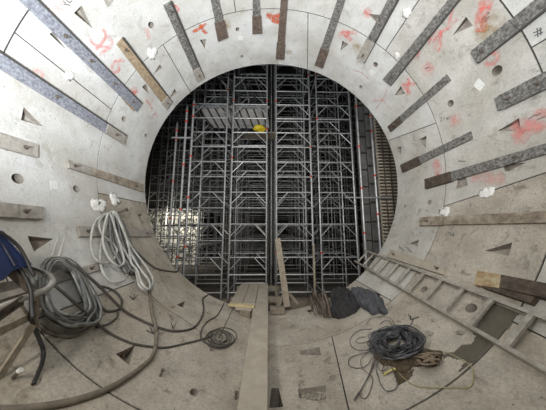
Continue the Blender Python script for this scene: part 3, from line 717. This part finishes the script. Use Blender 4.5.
# blue cover, a thick folded tarp block
front = npx([(-20,226),(0,231),(9,241),(22,256),(30,265.5),(14,270),(0,281),(-20,290)], .76); back = npx([(-20,226),(0,231),(9,241),(22,256),(30,265.5),(14,270),(0,281),(-20,290)], .88)
back = [p + Vector((-.03, .05, 0)) for p in back]
mb = MB(); n = 8; mb.v = front+back; mb.f = [tuple(range(n)), tuple(n+i for i in reversed(range(n)))]+[(i, n+i, n+(i+1) % n, (i+1) % n) for i in range(n)]
o = mb.build('cover', 'navy', t); o['label'] = 'blue plastic cover'
MB().tube(smooth_path(npx([(-20,238),(0,243),(8,254),(15,266)], .755), 6), .008, 8).build('cover_seam', 'navyd', o).matrix_parent_inverse = Matrix.Identity(4)
MB().tube(smooth_path(npx([(-3,231),(8,237),(19,247),(26,259),(30,268),(34,276)], .75), 6), .011, 8).build('hose', 'blk', t, smooth=True)
MB().tube(smooth_path(npx([(13,246),(22,258),(28,270),(33,284)], .79), 6), .011, 8).build('hose', 'hose', t, smooth=True)
MB().tube(smooth_path(npx([(-10,259),(8,261),(20,270),(27,281),(31,292),(31.5,304),(33,318)], .77), 6), .013, 8).build('hose', 'blk', t, smooth=True)
MB().tube(smooth_path(npx([(-10,262),(10,263),(28,267),(42,272),(46,277)], .765), 6), .010, 8).build('hose', 'blk', t, smooth=True)

# ------------------------------------------------------------ wire coil at right
t = thing('wire_coil', wp(393, 342), 'big tangled coil of dark blue-grey wire on the right floor', 'wire coil')
mb = MB()
for k in range(60):
    s = random.random(); rx = 9 + 17*s + random.uniform(-1, 1); ry = 6 + 9.5*s; cx = 395 + random.uniform(-2.5, 4)*(.5+s*.6); cy = 341.5 + random.uniform(-2, 2.5)
    h = .03 + .14*random.random()*(1-.55*abs(s-.5)*2); ph = random.random()*6
    pts = [(cx+rx*math.cos(2*PI*j/12)*(1+.11*math.sin(3*j+ph)), cy+ry*math.sin(2*PI*j/12)*(1+.13*math.sin(2*j+ph))) for j in range(12)]
    mb.tube(px_path(pts, [h*(1+.3*math.sin(j*1.7+ph)) for j in range(12)], 4, True), .0055, 5, True)
mb.build('coil_strands', 'wire', t, smooth=True)
mb = MB()
for k in range(3):
    pts = [(392+(9-k)*math.cos(2*PI*j/12), 340+(8-k)*math.sin(2*PI*j/12)) for j in range(12)]
    mb.tube(px_path(pts, .165+.01*k, 4, True), .0055, 6, True)
o = mb.build('inner_loops', 'wire', t, smooth=True)
for k, pts in enumerate([
   [(372,329),(360,330),(352,336),(350,343),(355,349),(366,350),(374,346)],
   [(366,325),(370,319),(380,316.5),(390,318),(395,325)],
   [(380,324),(384,321),(389,321),(392,325)],
   [(370,341),(358,343),(357,339),(365,337)],
   [(372,351),(360,354),(350,358),(349,365),(356,368),(366,366),(372,358)],
   [(368,352),(361,359),(363,369),(372,377),(371,388),(366,398),(360,396),(362,388),(370,374),(377,358)],
   [(379,357),(376,367),(378,376),(381,385),(387,391),(396,388),(396,378),(391,366)],
   [(374,356),(370,372),(361,390),(354.5,401)],
   [(376,355),(371,371),(363,386),(354,400)],
   [(391,360),(384,366),(382,372),(386,374),(394,370)],
   [(404,330),(411,324),(413,319)],
   [(385,356),(378,362),(380,370),(387,368),(390,358)]]):
    mb = MB(); mb.tube(px_path(pts, [.012+.03*random.random() for _ in pts], 7), .0045, 6); mb.build('loose_wire', 'wireb' if k % 2 else 'wire', t, smooth=True)
cable([(383,375),(390,371),(400,367),(407,365),(411,361)], .012, 'yel', 'yellow strap end sticking out under the wire coil', 'strap_end', 'strap')
cable([(413,366),(420,357),(433,351),(448,353),(462,360),(471,366),(473.5,374),(470.5,386.5),(455,387.5),(430,387.5),(416,386),(405,379),(396,369)], .005, 'olive', 'thin olive cord looping from the webbing across the floor', 'cord', 'cord')

# heightfield heaps
def inside(p, poly):
    c = False; j = len(poly)-1
    for i in range(len(poly)):
        if (poly[i][1] > p[1]) != (poly[j][1] > p[1]) and p[0] < (poly[j][0]-poly[i][0])*(p[1]-poly[i][1])/(poly[j][1]-poly[i][1])+poly[i][0]: c = not c
        j = i
    return c
def edist(p, poly):
    m = 1e9
    for i in range(len(poly)):
        a = poly[i]; b = poly[(i+1) % len(poly)]; dx, dy = b[0]-a[0], b[1]-a[1]; L = dx*dx+dy*dy
        q = max(0, min(1, ((p[0]-a[0])*dx+(p[1]-a[1])*dy)/L)); m = min(m, math.hypot(p[0]-a[0]-q*dx, p[1]-a[1]-q*dy))
    return m
def heap(px, h, fold, seed, name, m, parent=None, soft=.08, step=.018, base=0.0):
    P = [ty(u, v) for u, v in px]; P = [(a*R, b) for a, b in P]
    xs = [p[0] for p in P]; ys = [p[1] for p in P]
    nx = int((max(xs)-min(xs))/step)+2; ny = int((max(ys)-min(ys))/step)+2
    mb = MB(); idx = {}
    for i in range(nx+1):
        for j in range(ny+1):
            p = (min(xs)+i*step, min(ys)+j*step)
            jn = noise.noise(Vector((p[0]*9, p[1]*9, seed)))*.02
            q = (p[0]+jn, p[1]+jn)
            if inside(q, P):
                e = min(1, edist(q, P)/soft); e = math.sqrt(e*(2-e))
                v = Vector((p[0]*fold, p[1]*fold*.7, seed))
                v += Vector((1, 1, 0))*noise.noise(v*.6)*1.5
                rg = 1-abs(noise.noise(v))*2.2; rg2 = 1-abs(noise.noise(v*2.3))*2
                hh = base + h*e*(.45+.4*rg+.15*rg2)
                idx[(i, j)] = len(mb.v); mb.v.append(cyl(p[0]/R, p[1], max(.004, hh)))
    for (i, j), k in idx.items():
        if (i+1, j) in idx and (i, j+1) in idx and (i+1, j+1) in idx:
            mb.f.append((k, idx[(i+1, j)], idx[(i+1, j+1)], idx[(i, j+1)]))
    # close underneath with a skirt: extrude boundary down to the lining
    me_e = {}
    for f in mb.f:
        for a in range(4):
            e = (f[a], f[(a+1) % 4]); k = tuple(sorted(e)); me_e[k] = me_e.get(k, 0)+1
    low = {}
    def lo(i):
        if i not in low:
            p = mb.v[i]; th = math.atan2(p.x, R-p.z); low[i] = len(mb.v); mb.v.append(cyl(th, p.y, .001))
        return low[i]
    for k, c in list(me_e.items()):
        if c == 1: mb.f.append((k[0], k[1], lo(k[1]), lo(k[0])))
    return mb.build(name, m, parent, smooth=True)
def heap_thing(px, h, fold, seed, name, m, label, cat, **k): return tag(heap(px, h, fold, seed, name, m, None, **k), label, cat)
def heap_stain(px, m, label, name, cat): return tag(heap(px, .0, 4, 2, name, m, None, step=.014, base=.0045), label, cat)
heap_stain([(482,312),(493,300),(508,305),(521,309),(518,316),(505,331),(497,340),(483,354),(461,374),(457,372),(464,365),(467,362),(458,361),(450,358),(444,360),(441,356),(449,352),(456,350),(459,346),(464,344),(472,343),(475,337),(472,334),(477,328)], 'wet', 'dark damp cement stain on floor under the ladder', 'damp_stain', 'stain')
heap_stain([(393,371),(400,369),(409,372),(416,366),(413,377),(405,382),(398,385),(394,378)], 'mud', 'brown mud stain below the wire coil', 'mud_stain', 'stain')
# grey jacket
t = thing('grey_jacket', wp(368, 303), 'crumpled grey jacket lying on the right floor beside the black one', 'jacket')
heap([(350,293),(357,290),(366,290),(376,294),(383,299),(388,313),(385,316),(380,314),(377,315),(371,316),(368,312),(360,307),(352,301)], .14, 9, 3, 'jacket_body', 'cloth', t)
heap([(374,293),(380,297),(385,305),(389,314),(384,317),(380,313),(377,303),(373,297)], .17, 12, 5, 'sleeve', 'cloth', t, soft=.05)
heap_thing([(331,301),(336,294),(344,292),(353,293),(358,300),(361,308),(355,314),(346,318),(338,320),(331,318),(333,309)], .20, 10, 11, 'black_jacket', 'clothb', 'crumpled black jacket heaped between the rod bundle and the grey jacket', 'jacket')
# muddy webbing
t = thing('webbing_heap', wp(430, 360), 'muddy tan webbing straps heaped right of the wire coil', 'strap')
heap([(411,358),(418,352),(428,350),(438,351),(444,353),(443,360),(438,366),(425,367),(414,367)], .05, 16, 21, 'webbing_pad', 'mud', t, soft=.05, step=.012)
for k in range(13):
    a = (random.uniform(413, 424), random.uniform(353, 366)); b = (random.uniform(432, 444), random.uniform(352, 364)); c = ((a[0]+b[0])/2+random.uniform(-4, 4), (a[1]+b[1])/2+random.uniform(-5, 5))
    mb = MB(); pth = smooth_path([wp(*a, .03), wp(*c, .10), wp(*b, .035)], 6)
    for i in range(len(pth)-1): mb.bar(pth[i], pth[i+1], .035, .008, (0, .3, 1))
    mb.build('webbing_strap', 'sack', t)
heap_thing([(374,352),(384,355),(394,354),(404,353),(412,356),(417,362),(410,372),(400,374),(391,368),(382,366),(375,360)], .07, 18, 31, 'debris_heap', 'mud', 'dark brown debris under the lower edge of the wire coil', 'debris', soft=.05, step=.014)
# bundle of rods
t = thing('rod_bundle', wp(322, 310), 'bundle of dark rusty rods tied together beside the black jacket', 'rod bundle')
for k in range(30):
    s = random.random(); u = 313+17*s; a = wp(u+4+random.uniform(-2, 2), 317+random.uniform(-5, 2)-abs(s-.5)*6, .03+.05*random.random())
    b = a + Vector((-.10+.12*(random.random()-.3), .16+.1*random.random(), .22+.14*random.random()))
    MB().tube([a, (a+b)/2+Vector((random.uniform(-.02,.02), 0, .015)), b], .009, 6).build('rod', 'rustd' if k % 3 else 'rust', t)
a = wp(312, 309, .08); mb = MB(); mb.tube(smooth_path([wp(308, 311, .03), wp(312.5, 309, .05), wp(312, 301, .12), wp(316, 297, .18)], 6), .02, 8).build('rod_hook', 'rustd', t, smooth=True)

# floor bits
for u, v, lb in ((160, 376, 'short steel pin standing on the floor right of the thick hose'), (235.5, 399, 'short steel pin on the floor left of the long beam'), (13, 378, 'pale short pin lying at the lower left floor'), (153, 334, 'small dark clip beside the thick hose'),
                 (431, 334, 'small pale rubble bit between the wire coil and the ladder'), (461, 333, 'small grey rubble bit near the damp stain'), (133,300,'tiny wire tie on the floor below the hanging hoses'), (411,320,'small black wire tie above the wire coil'),(173,329,'small dark wire tie on the curved cable')):
    c = wp(u, v, .0); t0, y0 = ty(u, v); nrm = (cyl(t0, y0, 1)-c).normalized()
    t = thing('steel_pin' if 'pin' in lb else ('rubble_bit' if 'rubble' in lb else 'wire_tie'), c, lb, 'pin' if 'pin' in lb else ('rubble' if 'rubble' in lb else 'tie'))
    if 'pin' in lb:
        MB().tube([c - nrm*.005, c+nrm*.06], .012, 10).build('shaft', 'bolt', t); MB().disc_prism(c+nrm*.055, nrm+Vector((0, .3, 0)), .022, .015, 8).build('head', 'plaster' if 'pale' in lb else 'bolt', t)
    elif 'rubble' in lb:
        MB().blob(c+nrm*.01, .045, .03, .02, None, u, .8).build('stone', 'stone', t)
    else:
        for k in range(3):
            e = Vector((random.uniform(-.08, .08), random.uniform(-.08, .08), .06)); MB().tube([c+nrm*.006, c+nrm*.01+e], .005, 5).build('tie_end', 'blk', t)
for k in range(40):
    u, v = random.uniform(302, 324), random.uniform(391, 399.5); s = random.uniform(.010, .022)
    p = wp(u, v, -.055); tag(MB().blob(p, s, s*.8, s*.7, None, k, .6, 1).build('gravel_stone', 'stone'), 'small stone lying in the open square pocket on the floor', 'stone', 'stones in the floor pocket')

# ------------------------------------------------------------ shaft beyond the tunnel
FZ = -.7
def plane_wall(name, a, b, z0, z1, m, th=.3):
    a = Vector((*a, 0)); b = Vector((*b, 0)); dn = (b-a).normalized().cross(Vector((0, 0, 1)))*th
    mb = MB(); mb.quadstrip_box([a+Vector((0,0,z0)), b+Vector((0,0,z0)), b+Vector((0,0,z0))+dn, a+Vector((0,0,z0))+dn], [a+Vector((0,0,z1)), b+Vector((0,0,z1)), b+Vector((0,0,z1))+dn, a+Vector((0,0,z1))+dn])
    return struct(mb.build(name, m))
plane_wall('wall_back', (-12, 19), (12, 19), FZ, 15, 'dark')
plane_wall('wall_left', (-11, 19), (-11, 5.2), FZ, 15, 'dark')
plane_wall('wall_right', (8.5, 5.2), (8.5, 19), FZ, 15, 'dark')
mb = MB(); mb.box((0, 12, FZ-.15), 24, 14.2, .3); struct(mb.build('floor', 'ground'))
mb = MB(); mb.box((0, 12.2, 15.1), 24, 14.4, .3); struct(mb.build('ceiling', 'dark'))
# pale panel wall behind the left scaffolding
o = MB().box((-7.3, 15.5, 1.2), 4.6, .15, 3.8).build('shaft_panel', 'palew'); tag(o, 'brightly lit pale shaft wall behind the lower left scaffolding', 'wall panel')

# lagging on the right
t = thing('timber_lagging', (4.3, 6.6, 0), 'beige timber lagging with dark steel ledges at the right edge of the opening', 'lagging')
P0 = dp(385, 229, 6.6); P1 = dp(412, 229, 6.6)
xa, xb = P0.x, P1.x+.6
MB().box(((xa+xb)/2, 6.75, 3.2), xb-xa, .1, 7.8).build('lagging_boards', 'lag', t)
for k in range(56):
    z = .0+k*.11*1.0
    MB().box(((xa+xb)/2, 6.66, z), xb-xa, .09, .045).build('ledge', 'rustd', t)
for k in range(5):
    MB().box((xa+.18+k*.22, 6.69, 3.2), .03, .05, 7.8).build('upright', 'rust', t)
# formwork panels
for i, (u0, u1, y) in enumerate(((362, 371, 9.2), (372.2, 379, 8.6), (380, 386.5, 7.6))):
    P = dp(u0, 229, y); Q = dp(u1, 229, y)
    t = thing('formwork_wall', ((P.x+Q.x)/2, y, FZ), ['grey formwork panel behind the right scaffold posts, leftmost', 'grey formwork panel behind the right scaffold posts, middle', 'grey formwork panel next to the beige lagging'][i], 'formwork')
    MB().box(((P.x+Q.x)/2, y, 3.6), Q.x-P.x, .06, 8.6).build('panel', 'form', t)
    for k in range(11): MB().box(((P.x+Q.x)/2, y-.05, -.3+k*.8), Q.x-P.x, .05, .07).build('rib', 'rustd', t)

# scaffold towers
TW = 1.30; TD = 1.25; PH = 1.16; TOPZ = 11.2
def tower_geo():
    parts = []
    nl = int((TOPZ-FZ)/PH)
    for sx in (0, 1):
        for sy in (0, 1): parts.append(('post', [((sx*TW, sy*TD, .06), (sx*TW, sy*TD, TOPZ-FZ))], .03))
    for l in range(nl):
        z = .35+l*PH
        for sy in (0, 1):
            y = sy*TD
            parts.append(('ledger', [((0, y, z), (TW, y, z))], .024))
            if sy == 0: parts.append(('ledger', [((0, y, z+PH/2), (TW, y, z+PH/2))], .024))
            parts.append(('brace', [((0, y, z-PH*.38+PH), (TW*.33, y, z+PH))], .017)); parts.append(('brace', [((TW, y, z-PH*.38+PH), (TW*.67, y, z+PH))], .017))
        for sx in (0, 1): parts.append(('ledger', [((sx*TW, 0, z), (sx*TW, TD, z))], .02))
    return parts
TG = tower_geo()
meshes = {}
def tower_detailed(x, y, label):
    t = thing('scaffold_tower', (x, y, FZ), label, 'scaffold tower', 'shoring towers in the front row')
    for i, (nm, segs, r) in enumerate(TG):
        if i not in meshes:
            mb = MB()
            for a, b in segs: mb.cyl(a, b, r, 8)
            o = mb.build(nm, 'galv', smooth=False); meshes[i] = o.data; 
            o.parent = t
        else:
            o = bpy.data.objects.new(nm, meshes[i]); COL.objects.link(o); o.parent = t
    for sx in (0, 1):
        for sy in (0, 1):
            mb = MB().box((sx*TW, sy*TD, .03), .16, .16, .06); o = mb.build('base_plate', 'galvd'); o.parent = t
    for k in range(5):
        sx = random.choice((0, 1)); z = .5+random.randrange(1, 10)*PH*.5*2+random.choice((0, .45))
        if 'cp' not in meshes:
            o = MB().cyl((0, 0, -.035), (0, 0, .035), .038, 8).build('coupler', 'red'); meshes['cp'] = o.data
        else: o = bpy.data.objects.new('coupler', meshes['cp']); COL.objects.link(o)
        o.parent = t; o.location = (sx*TW, 0, z)
    return t
def X(u, y): return dp(u, 210, y).x
YF = 7.5
for u, yy, lb in ((187.5, YF, 'front scaffold tower at left, beside the tall posts with red couplers'), (230.5, YF, 'front scaffold tower directly behind the walkway boards'), (276.5, YF, 'front scaffold tower behind the leaning timber prop'), (320, YF, 'front scaffold tower right of the prop, ahead of the ladder')):
    tower_detailed(X(u, yy), yy, lb)
# further rows: each tower a single mesh, its parts too small to tell
mb = MB()
for nm, segs, r in TG:
    for a, b in segs: mb.cyl(a, b, r*.85, 6)
far = mb.build('scaffold_tower', 'galvd'); far.location = (X(276.5, YF), YF+1.9, FZ)  # darker tube colour paints the shade behind the front row
tag(far, 'grey scaffold tower in the rows behind the front towers', 'scaffold tower', 'shoring towers in the back rows')
x0 = X(276.5, YF)
for rrow in range(4):
    yy = YF+1.9+rrow*2.35
    for c in range(-5, 4):
        if rrow == 0 and c == 0: continue
        x = x0+c*1.68 + (0.12 if rrow % 2 else 0)
        if x < -.62*yy-.6 or x > .46*yy or (c >= 2 and rrow < 1): continue
        if yy > 14.9 and x < -3.6 : continue
        o = far.copy(); COL.objects.link(o); o.location = (x, yy, FZ)
# separate tall posts with red couplers
for i, (u, y, v1, v0) in enumerate(((180.5, 6.6, 105, 290), (187.5, 6.7, 98, 285), (171, 7.2, 122, 280), (363, 6.5, 88, 290), (377.5, 6.6, 112, 290))):
    x = X(u, y); top = dp(u, v1, y).z
    t = thing('scaffold_post', (x, y, FZ), ['tall scaffold post with red couplers, right of the left pair', 'tall scaffold post with red couplers touching the left tower', 'leftmost tall scaffold post near the left rim', 'tall scaffold post right of the right-hand front tower', 'tall scaffold post in front of the formwork panels at right', 'dark post in the gap between the two right front towers', 'dark post in the gap at the centre of the scaffold'][i], 'post')
    MB().cyl((x, y, FZ+.02), (x, y, top), .033, 10).build('tube', 'galv' if i < 5 else 'galvd', t)
    MB().box((x, y, FZ+.01), .16, .16, .02).build('base_plate', 'galvd', t)
    for k in range(5):
        z = [top-.25, top-.62, top-2.2, top-3.6, top-5.0][k] + random.uniform(-.1, .1); MB().cyl((x, y, z-.03), (x, y, z+.03), .046, 8).build('coupler', 'red', t)
for i, (v, y) in enumerate(((137.5, 6.62), (197.5, 6.55), (236, 6.6))):
    a = dp(172 if i != 1 else 345, v, y); b = dp(192 if i != 1 else 392, v, y)
    b.z = a.z
    tag(MB().cyl(a, b, .026, 8).build('scaffold_tube', 'galv'), ['level tube joining the red-coupled posts at upper left', 'level tube crossing to the beige lagging at right', 'level tube joining the left posts low down'][i], 'tube')

x = X(271.2, 8.9)
t = thing('scaffold_post', (x, 8.9, FZ), 'slim scaffold post in the dark gap at the centre of the scaffold', 'post')
MB().cyl((x, 8.9, FZ+.02), (x, 8.9, 10.5), .03, 10).build('tube', 'galvd', t)
MB().box((x, 8.9, FZ+.01), .16, .16, .02).build('base_plate', 'galvd', t)
# formwork deck seen from below, yellow sack
y0_, y1_ = 8.0, 10.6
P = dp(197, 109, y0_); Q = dp(267, 108, y0_); z = P.z
A0 = dp(197, 109, 8.0); B0 = dp(267, 108, 8.0); y1_ = 8.9; z1 = dp(232, 128, y1_).z; z0 = B0.z
t = thing('formwork_deck', ((A0.x+B0.x)/2, 8.0, z0), 'pale sloping formwork deck with dark ribs high up behind the left towers', 'deck')
MB().quadstrip_box([Vector((A0.x, 8, z0)), Vector((B0.x, 8, z0)), Vector((B0.x, 8.03, z0+.04)), Vector((A0.x, 8.03, z0+.04))],
                   [Vector((A0.x+.5, y1_, z1)), Vector((B0.x+.1, y1_, z1)), Vector((B0.x+.1, y1_+.03, z1+.04)), Vector((A0.x+.5, y1_+.03, z1+.04))]).build('deck_sheet', 'formp', t)
for k in range(9):
    x = A0.x+.1+(B0.x-A0.x-.35)*k/8; MB().bar((x, 7.96, z0-.03), (x+.28, y1_-.04, z1-.03), .05, .05).build('rib', 'rustd', t)
MB().bar((A0.x-.1, 7.97, z0), (B0.x+.1, 7.97, z0), .06, .10).build('edge_beam', 'galv', t)
c = dp(259.3, 128.3, 7.95)
t = thing('yellow_sack', c, 'bright yellow sack stowed up in the scaffold under the pale deck', 'sack')
MB().blob(c, .26, .18, .13, None, 3, .35, 3).build('sack_body', 'yelb', t, smooth=True)
MB().blob(c+Vector((.07, 0, -.19)), .17, .14, .05, None, 5, .3, 3).build('sack_flap', 'yelb', t, smooth=True)
tag(MB().box(c+Vector((.0, .1, -.27)), 1.3, .6, .04).build('scaffold_board', 'wood'), 'board in the scaffold carrying the yellow sack', 'board')
# hanging cables high in the scaffold
for i in range(7):
    u = 205+i*8+random.uniform(-3, 3); y = 8.6+random.random(); a = dp(u, 72, y); b = dp(u+random.uniform(3, 12), 112, y)
    m_ = (a+b)/2+Vector((.25, 0, -.2))
    tag(MB().tube(smooth_path([a, m_, b], 8), .03, 6).build('cable', 'cabd' if i % 2 else 'galvd', smooth=True), 'cable hanging in a slack curve among the upper left scaffolding', 'cable', 'cables hanging high in the scaffold')

# ------------------------------------------------------------ light
w = bpy.data.worlds.new('World'); S.world = w; w.use_nodes = True
w.node_tree.nodes['Background'].inputs[0].default_value = (.9, .95, 1, 1); w.node_tree.nodes['Background'].inputs[1].default_value = .06
def area(name, loc, tgt, size, power, col=(1, 1, 1), sy=None, spread=PI):
    L = bpy.data.lights.new(name, 'AREA'); L.energy = power; L.color = col; L.size = size
    if sy: L.shape = 'RECTANGLE'; L.size_y = sy
    L.spread = spread
    o = bpy.data.objects.new(name, L); COL.objects.link(o); o.location = loc
    o.rotation_euler = (Vector(tgt)-Vector(loc)).to_track_quat('-Z', 'Y').to_euler(); return o
area('flood_lamp_up', (-1.5, .6, 2.12), (-1.5, .75, 3.6), .2, 300, (.92, .965, 1))
area('flood_lamp_top', (-.4, -.3, 2.2), (.5, 2.2, 6), .4, 30, (.96, .98, 1))
area('flood_lamp_low', (-1.9, -.2, 2.95), (.4, 2.6, .3), .2, 46, (1, .93, .82))
area('flood_lamp_forward', (.2, -.6, 3.6), (.3, 8, 3.2), .5, 80, (1, .98, .94), spread=D(100))
area('shaft_lamp', (-5.6, 12.9, 2.6), (-7.2, 15.4, .9), .5, 120, (1, .97, .88))

# ------------------------------------------------------------ camera
cd = bpy.data.cameras.new('Camera'); cam = bpy.data.objects.new('Camera', cd); COL.objects.link(cam)
cd.sensor_width = 36; cd.lens = F*36/546; cd.shift_y = SY/546; cd.clip_start = .02
Mc = Matrix((M @ Vector((1, 0, 0)), M @ Vector((0, 0, 1)), M @ Vector((0, -1, 0)))).transposed()
cam.matrix_world = Matrix.Translation(CAM) @ Mc.to_4x4()
S.camera = cam
S.view_settings.view_transform = 'Standard'; S.view_settings.look = 'None'; S.view_settings.gamma = 1; S.view_settings.use_curve_mapping = False
S.view_settings.exposure = 0.12
